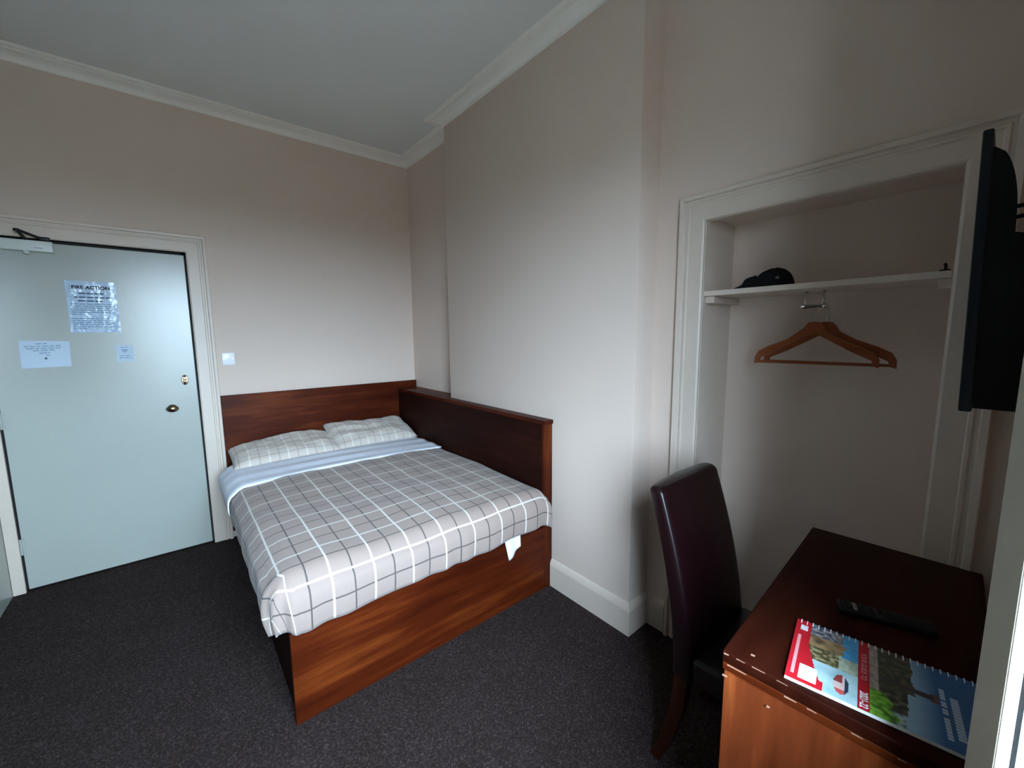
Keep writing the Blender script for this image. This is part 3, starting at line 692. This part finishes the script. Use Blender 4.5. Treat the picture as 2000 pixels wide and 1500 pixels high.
# ------------------------------------------------------------------ chair (faces the desk from the bed side)
ch = empty('dining_chair', (1.44, 0.40, 0), 'dark oxblood leather high backed chair tucked into the desk', 'chair')
CX0, CX1 = 1.232, 1.655
def backc(z):        # centre line of the back: curves away from the desk towards its top
    t_ = max(0.0, (z - 0.40) / 0.62)
    return 0.600 + 0.125 * t_ ** 1.3 - 0.010 * sin(pi * min(1, t_))
bm = nbm(); NS, NZ = 28, 24; rings = []
levels = [(0.385 + (1.000 - 0.385) * j / NZ, 1.0) for j in range(NZ + 1)] + [(1.000 + 0.024 * sin(q * pi / 12), cos(q * pi / 12)) for q in range(1, 6)]
for z, sh_ in levels:
    j = NZ * min(1, (z - 0.385) / 0.637); th = (0.040 - 0.010 * (j / NZ)) * (0.25 + 0.75 * sh_); yc = backc(z); ring = []
    for k in range(NS):
        a = 2 * pi * k / NS; ca, sa = cos(a), sin(a); e = 0.28
        sx = math.copysign(abs(ca) ** e, ca); sy = math.copysign(abs(sa) ** e, sa)
        w_ = (CX1 - CX0) / 2 * (1 - 0.01 * (j / NZ)) - 0.022 * (1 - sh_)
        ring.append(bm.verts.new(((CX0 + CX1) / 2 + sx * w_, yc + sy * th + 0.016 * (1 - sx * sx) * (1 if sy > 0 else -0.2) , z)))
    rings.append(ring)
for a_, b_ in zip(rings, rings[1:]):
    for k in range(NS): bm.faces.new((a_[k], a_[(k + 1) % NS], b_[(k + 1) % NS], b_[k]))
bm.faces.new(rings[0][::-1]); bm.faces.new(rings[-1])
bmesh.ops.bevel(bm, geom=[e for e in bm.edges if e.calc_face_angle(0) > R(50)], offset=0.014, segments=3, affect='EDGES')
obj('backrest', bm, M_LEATHER, ch, True, angle=60)
bm = nbm(); box(bm, (CX0 + 0.004, 0.150, 0.385), (CX1 - 0.004, 0.575, 0.478)); bevel(bm, 0.020, 4); obj('seat', bm, M_LEATHER, ch, True, angle=60)
for lx in (CX0 + 0.024, CX1 - 0.024):
    bm = nbm(); q = []
    for j in range(9):
        t_ = j / 8; z = 0.39 * (1 - t_); yc = 0.605 + 0.085 * t_ ** 1.8; w_ = 0.021 - 0.005 * t_
        q.append([bm.verts.new((lx + a * w_, yc + b * (0.024 - 0.006 * t_), z)) for a, b in ((-1, -1), (1, -1), (1, 1), (-1, 1))])
    for a_, b_ in zip(q, q[1:]):
        for k in range(4): bm.faces.new((a_[k], a_[(k + 1) % 4], b_[(k + 1) % 4], b_[k]))
    bm.faces.new(q[0]); bm.faces.new(q[-1][::-1]); obj('leg', bm, M_LEG, ch)
    bm = nbm(); t0, t1 = 0.021, 0.016
    hexa(bm, [(lx + a * t1, 0.180 + b * t1, 0) for a, b in ((-1, -1), (1, -1), (1, 1), (-1, 1))] + [(lx + a * t0, 0.180 + b * t0, 0.39) for a, b in ((-1, -1), (1, -1), (1, 1), (-1, 1))]); obj('leg', bevel(bm, 0.002), M_LEG, ch)

# ------------------------------------------------------------------ recess shelf, hook rail, hangers, cap
SZ = 1.712
sf = empty('recess_shelf', (1.99, 0.5, SZ), 'white painted shelf across the wall recess', 'shelf')
bm = bbox((E + 0.002, 0.121, SZ), (E + RD - 0.001, 0.883, SZ + 0.022), 0.0015, 1); obj('shelf_board', bm, M_GLOSS, sf)
bm = bbox((E + 0.02, 0.845, SZ - 0.030), (E + RD - 0.001, 0.883, SZ - 0.0005), 0.0015, 1); obj('batten', bm, M_GLOSS, sf)
bm = bbox((E + 0.03, 0.098, SZ - 0.030), (E + RD - 0.001, 0.150, SZ - 0.0005), 0.0015, 1); obj('batten', bm, M_GLOSS, sf)
hr = Vector((1.985, 0.50, SZ))
rail = nbm(); tube(rail, [hr + Vector((0.02, 0.031, -0.064)), hr + Vector((0.0, 0.038, -0.060)), hr + Vector((0, -0.038, -0.060)), hr + Vector((0.02, -0.034, -0.064))], 0.0075, 12)
for s_ in (0.030, -0.030):
    tube(rail, [hr + Vector((0.012, s_, 0)), hr + Vector((0.004, s_, -0.010)), hr + Vector((0, s_, -0.020)), hr + Vector((0, s_, -0.060))], 0.0032, 8)
    lathe(rail, [(0.010, 0), (0.010, 0.003), (0, 0.004)], hr + Vector((0.012, s_, 0)), (0, 0, -1), seg=12)
lathe(rail, [(0.0, -0.010), (0.008, -0.006), (0.010, 0), (0.008, 0.006), (0, 0.010)], hr + Vector((0, 0.036, -0.060)), (0, 1, 0), seg=14)
lathe(rail, [(0.0, -0.010), (0.008, -0.006), (0.010, 0), (0.008, 0.006), (0, 0.010)], hr + Vector((0, -0.036, -0.060)), (0, 1, 0), seg=14)
obj('hanging_bar', rail, M_CHROME, sf, True, label='small chrome hanging bar screwed under the shelf')

def shoulder(w, s0, z0, x, th):
    """wooden hanger outline in the y-z plane, a tapered bow"""
    k_ = w / 0.44
    up_ = [(0.0, 0.0), (0.020, -0.003), (0.034, -0.020), (0.045, -0.040), (0.10, -0.072), (0.165, -0.098), (0.205, -0.120), (0.219, -0.146), (0.220, -0.176)]
    lowr = [(0.205, -0.172), (0.196, -0.150), (0.13, -0.118), (0.06, -0.078), (0.020, -0.055), (0.0, -0.050)]
    up_ = [(a * k_, b) for a, b in up_]; lowr = [(a * k_, b) for a, b in lowr]
    poly = [(-a, b) for a, b in up_[::-1]] + up_[1:] + lowr + [(-a, b) for a, b in lowr[::-1][1:]]
    return [Vector((x, s0 + a, z0 + b)) for a, b in poly]
def make_hanger(label):
    h0 = Vector((1.985, 0.492, 1.590))
    e = empty('coat_hanger', h0, label, 'hanger', 'wooden coat hangers on the chrome bar')
    bm = nbm(); half = shoulder(0.44, h0.y, h0.z, h0.x, 0.012)
    n = len(half); a = [bm.verts.new(p_ + Vector((-0.006, 0, 0))) for p_ in half]; b = [bm.verts.new(p_ + Vector((0.006, 0, 0))) for p_ in half]
    f0 = bm.faces.new(a); f1 = bm.faces.new(b[::-1])
    for i in range(n): bm.faces.new((a[i], b[i], b[(i + 1) % n], a[(i + 1) % n]))
    bmesh.ops.triangulate(bm, faces=[f0, f1]); obj('shoulder_bow', bm, M_HANGER, e)
    bm = nbm(); tube(bm, [h0 + Vector((0, -0.208, -0.166)), h0 + Vector((0, 0.208, -0.166))], 0.0055, 10); obj('trouser_bar', bm, M_HANGER, e, True)
    bm = nbm(); pts = [h0 + Vector((0, 0, -0.01)), h0 + Vector((0, 0, 0.020))]
    for k in range(8):
        q = pi * 1.25 * k / 7; pts.append(h0 + Vector((0, 0, 0.044)) + Vector((0.018 * sin(q + pi) * -1 * 0 + 0.016 * sin(q) * 1, 0, -0.016 * cos(q))))
    tube(bm, pts, 0.0017, 8); obj('hook', bm, M_CHROME, e, True)
    return e
hg = make_hanger('front wooden coat hanger, the whole of it in view under the shelf')
h2 = hg.copy(); COL.objects.link(h2); h2.location = hg.location + Vector((0.040, -0.030, 0.0)); h2.rotation_euler = (0, 0, R(-3))
h2['label'] = 'rear wooden coat hanger, mostly hidden behind the front one'
for c_ in list(hg.children):
    k = c_.copy(); COL.objects.link(k); k.parent = h2
hg.rotation_euler = (0, R(0), R(5)); hg.scale = (1, 0.93, 1)

# cap on the shelf
cp = empty('baseball_cap', (1.98, 0.68, SZ + 0.022), 'black fabric cap lying on the recess shelf, brim towards the left', 'cap')
zb = SZ + 0.0225
bm = nbm()
def crown(u, v):
    a = 2 * pi * u; b = v * pi / 2; r_ = cos(b) ** 0.8 if v < 1 else 0.0
    x = 1.985 + 0.070 * cos(a) * r_; y = 0.650 + 0.078 * sin(a) * r_
    z = zb + 0.082 * sin(b) * (1 - 0.20 * max(0, sin(a)) * (1 - v)) + 0.004 * noise.noise(Vector((cos(a) * 2, sin(a) * 2, v * 3)))
    return Vector((x, y, max(z, zb)))
grid(bm, 32, 12, crown); bmesh.ops.remove_doubles(bm, verts=bm.verts, dist=0.0002); obj('crown', bm, M_BLKFAB, cp, True)
bm = nbm()
def slump(u, v):      # folded side of the cap falling towards the brim
    a = 2 * pi * u; b = v * pi / 2; r_ = cos(b)
    return Vector((1.985 + 0.060 * cos(a) * r_, 0.722 + 0.056 * sin(a) * r_, max(zb, zb + (0.058 + 0.016 * noise.noise(Vector((a * 1.3, v * 3, 1)))) * sin(b))))
grid(bm, 24, 8, slump); bmesh.ops.remove_doubles(bm, verts=bm.verts, dist=0.0002); obj('folded_panel', bm, M_BLKFAB, cp, True)
bm = nbm(); grid(bm, 12, 8, lambda u, v: Vector((1.985 + (u - 0.5) * 0.125 * (1 - 0.45 * v ** 2), 0.745 + 0.066 * v, zb + 0.002 + 0.032 * (1 - v) * (1 - (2 * u - 1) ** 2 * 0.8))))
o = obj('brim', bm, M_BLKFAB, cp, True, flip=False); md = o.modifiers.new('thick', 'SOLIDIFY'); md.thickness = 0.003; md.offset = 1
bm = nbm(); lathe(bm, [(0.004, 0), (0.004, 0.002), (0, 0.003)], (1.985, 0.650, zb + 0.080), (0, 0, 1), seg=10); obj('button', bm, M_BLKFAB, cp)
bm = nbm(); lathe(bm, [(0.0, 0.003), (0.007, 0.002), (0.007, 0)], (1.920, 0.615, zb + 0.036), (-1, -0.3, 0.3), seg=12); obj('eyelet', bm, M_EYELET, cp)
# small black hook at the right end of the shelf
kh = nbm(); box(kh, (E + 0.01, 0.126, SZ + 0.0222), (E + 0.05, 0.150, SZ + 0.027)); tube(kh, [(E + 0.03, 0.138, SZ + 0.026), (E + 0.03, 0.138, SZ + 0.040), (E + 0.024, 0.140, SZ + 0.046)], 0.004, 8)
obj('screw_hook', kh, M_BLACKPL, None, False, 'tiny black hook standing at the right hand end of the recess shelf', 'hook')

# ------------------------------------------------------------------ television seen edge on, on a bracket
tv = empty('television', (1.40, 0.0, 1.40), 'black flat television seen edge on at the right, bracketed to the window wall', 'television')
TX0, TX1, TZ0, TZ1 = 1.085, 1.77, 1.405, 1.886
def ty(z): return 0.0435 + 0.0110 * (z - TZ0) / (TZ1 - TZ0)      # screen plane leans forward at the top
bm = nbm(); hexa(bm, [(TX0, ty(TZ0) - 0.017, TZ0), (TX1, ty(TZ0) - 0.017, TZ0), (TX1, ty(TZ0), TZ0), (TX0, ty(TZ0), TZ0), (TX0, ty(TZ1) - 0.013, TZ1), (TX1, ty(TZ1) - 0.013, TZ1), (TX1, ty(TZ1), TZ1), (TX0, ty(TZ1), TZ1)])
obj('bezel', bevel(bm, 0.003, 2), M_TVEDGE, tv, True)
bm = nbm(); hexa(bm, [(TX0 + 0.025, ty(TZ0 + .04) - 0.001, TZ0 + 0.04), (TX1 - 0.025, ty(TZ0 + .04) - 0.001, TZ0 + 0.04), (TX1 - 0.025, ty(TZ0 + .04) + 0.0008, TZ0 + 0.04), (TX0 + 0.025, ty(TZ0 + .04) + 0.0008, TZ0 + 0.04),
                       (TX0 + 0.025, ty(TZ1 - .025) - 0.001, TZ1 - 0.025), (TX1 - 0.025, ty(TZ1 - .025) - 0.001, TZ1 - 0.025), (TX1 - 0.025, ty(TZ1 - .025) + 0.0008, TZ1 - 0.025), (TX0 + 0.025, ty(TZ1 - .025) + 0.0008, TZ1 - 0.025)])
obj('screen', bm, M_SCREEN, tv)
bm = nbm(); pr_ = []
for k in range(41):
    t_ = k / 40; z = TZ0 + 0.006 + (TZ1 - TZ0 - 0.034) * t_
    bulge = 0.056 if t_ < 0.08 else 0.072 if t_ < 0.66 else 0.032 * (1.0 if t_ < 0.72 else sqrt(max(0.0, 1 - ((t_ - 0.72) / 0.28) ** 2)))
    pr_.append((ty(z) - 0.014 - max(0.001, bulge), z))
poly = [Vector((0, a, b)) for a, b in pr_] + [Vector((0, ty(pr_[-1][1]) - 0.012, pr_[-1][1])), Vector((0, ty(TZ0) - 0.012, pr_[0][1]))]
prism(bm, poly, (TX0 + 0.012, 0, 0), (TX1 - 0.012, 0, 0)); obj('back_cover', bm, M_BLACKPL, tv, True, angle=40)
bm = nbm(); box(bm, (1.36, YW + 0.001, 1.50), (1.50, YW + 0.016, 1.78)); box(bm, (1.39, YW + 0.014, 1.56), (1.47, -0.020, 1.72)); obj('wall_bracket', bm, M_DKMETAL, tv)
for k, zz in enumerate((1.76, 1.745)):
    bm = nbm(); tube(bm, [(1.13 + 0.02 * k, 0.008, zz), (1.14, -0.025, zz + 0.004), (1.18, -0.062, zz - 0.01), (1.22, -0.062, zz - 0.10), (1.23, -0.062, zz - 0.5)], 0.0035, 8); obj('cable', bm, M_BLACKPL, tv, True)

# ------------------------------------------------------------------ window in its deep reveal (only the right hand edge shows in the picture)
win = empty('window_1', ((WX0 + WX1) / 2, GY, WZ0)); win['kind'] = 'structure'
# room side moulding with a splayed face, bead, shadow groove, then the white reveal panel
def ring(name, m, pts, parent=win):
    """profile pts: (inset into the opening, y) swept round the opening, closed"""
    bm = nbm(); rings = []
    for cx, cz, sx, sz in ((WX0, WZ0, 1, 1), (WX1, WZ0, -1, 1), (WX1, WZ1, -1, -1), (WX0, WZ1, 1, -1)):
        rings.append([bm.verts.new((cx + sx * a, y, cz + sz * a)) for a, y in pts])
    k = len(pts)
    for i in range(4):
        a_, b_ = rings[i], rings[(i + 1) % 4]
        for j in range(k): bm.faces.new((a_[j], a_[(j + 1) % k], b_[(j + 1) % k], b_[j]))
    return obj(name, bm, m, parent)
ring('window_architrave', M_FRAMEGREY, [(-0.095, YW), (-0.095, -0.030), (-0.080, -0.020), (-0.002, -0.0165), (0.028, -0.0385), (0.028, -0.040), (0.0, -0.040), (0.0, YW)])
ring('bead', M_WHITE, [(0.001, -0.0402), (0.029, -0.0402), (0.030, -0.044), (0.030, -0.048), (0.027, -0.051), (0.001, -0.051)])
ring('shadow_groove', M_RUBBER, [(0.001, -0.0512), (0.019, -0.0512), (0.019, -0.056), (0.001, -0.056)])
ring('reveal_panel', M_WHITE, [(0.0, -0.0562), (0.026, -0.0562), (0.026, GY + 0.002), (0.0, GY + 0.002)])
def frame(name, m, x0, x1, z0, z1, y_0, y_1, w):
    bm = nbm()
    box(bm, (x0, y_0, z0), (x0 + w, y_1, z1)); box(bm, (x1 - w, y_0, z0), (x1, y_1, z1)); box(bm, (x0 + w, y_0, z0), (x1 - w, y_1, z0 + w)); box(bm, (x0 + w, y_0, z1 - w), (x1 - w, y_1, z1))
    return obj(name, bm, m, win)
frame('window_frame', M_WHITE, WX0, WX1, WZ0, WZ1, GY - 0.05, GY, 0.05)
bm = nbm(); box(bm, (WX0 + 0.05, GY - 0.030, WZ0 + 0.05), (WX1 - 0.05, GY - 0.026, WZ1 - 0.05)); obj('pane', bm, M_GLASS, win)
bm = bbox((WX0 - 0.06, YO - 0.10, WZ0 - 0.06), (WX1 + 0.06, YO, WZ0 + 0.005), 0.004); obj('outer_sill', bm, M_STONE, win)
# dark cloth added out of view over the far jamb, to stop its bounced light
bm = nbm()
def light_block_drape(u, v):
    y = GY + 0.03 + (-0.07 - GY - 0.03) * u
    return Vector((WX0 + 0.055 + 0.018 * sin(u * 44 + 0.6 * sin(v * 4)), y, WZ0 + 0.03 + (WZ1 - WZ0 - 0.06) * v))
grid(bm, 60, 6, light_block_drape)
_o = obj('light_block_curtain', bm, M_LIGHTBLOCK, win, True, angle=180, flip=False); _m = _o.modifiers.new('thick', 'SOLIDIFY'); _m.thickness = 0.004

bm = bbox((WX0 + 0.03, GY + 0.004, WZ0 + 0.0265), (WX1 - 0.0265, -0.058, WZ0 + 0.040), 0.002); obj('bounce_cut_board', bm, M_FRAMEGREY, win)  # unseen grey board, added to dull the light bounced up off the sill
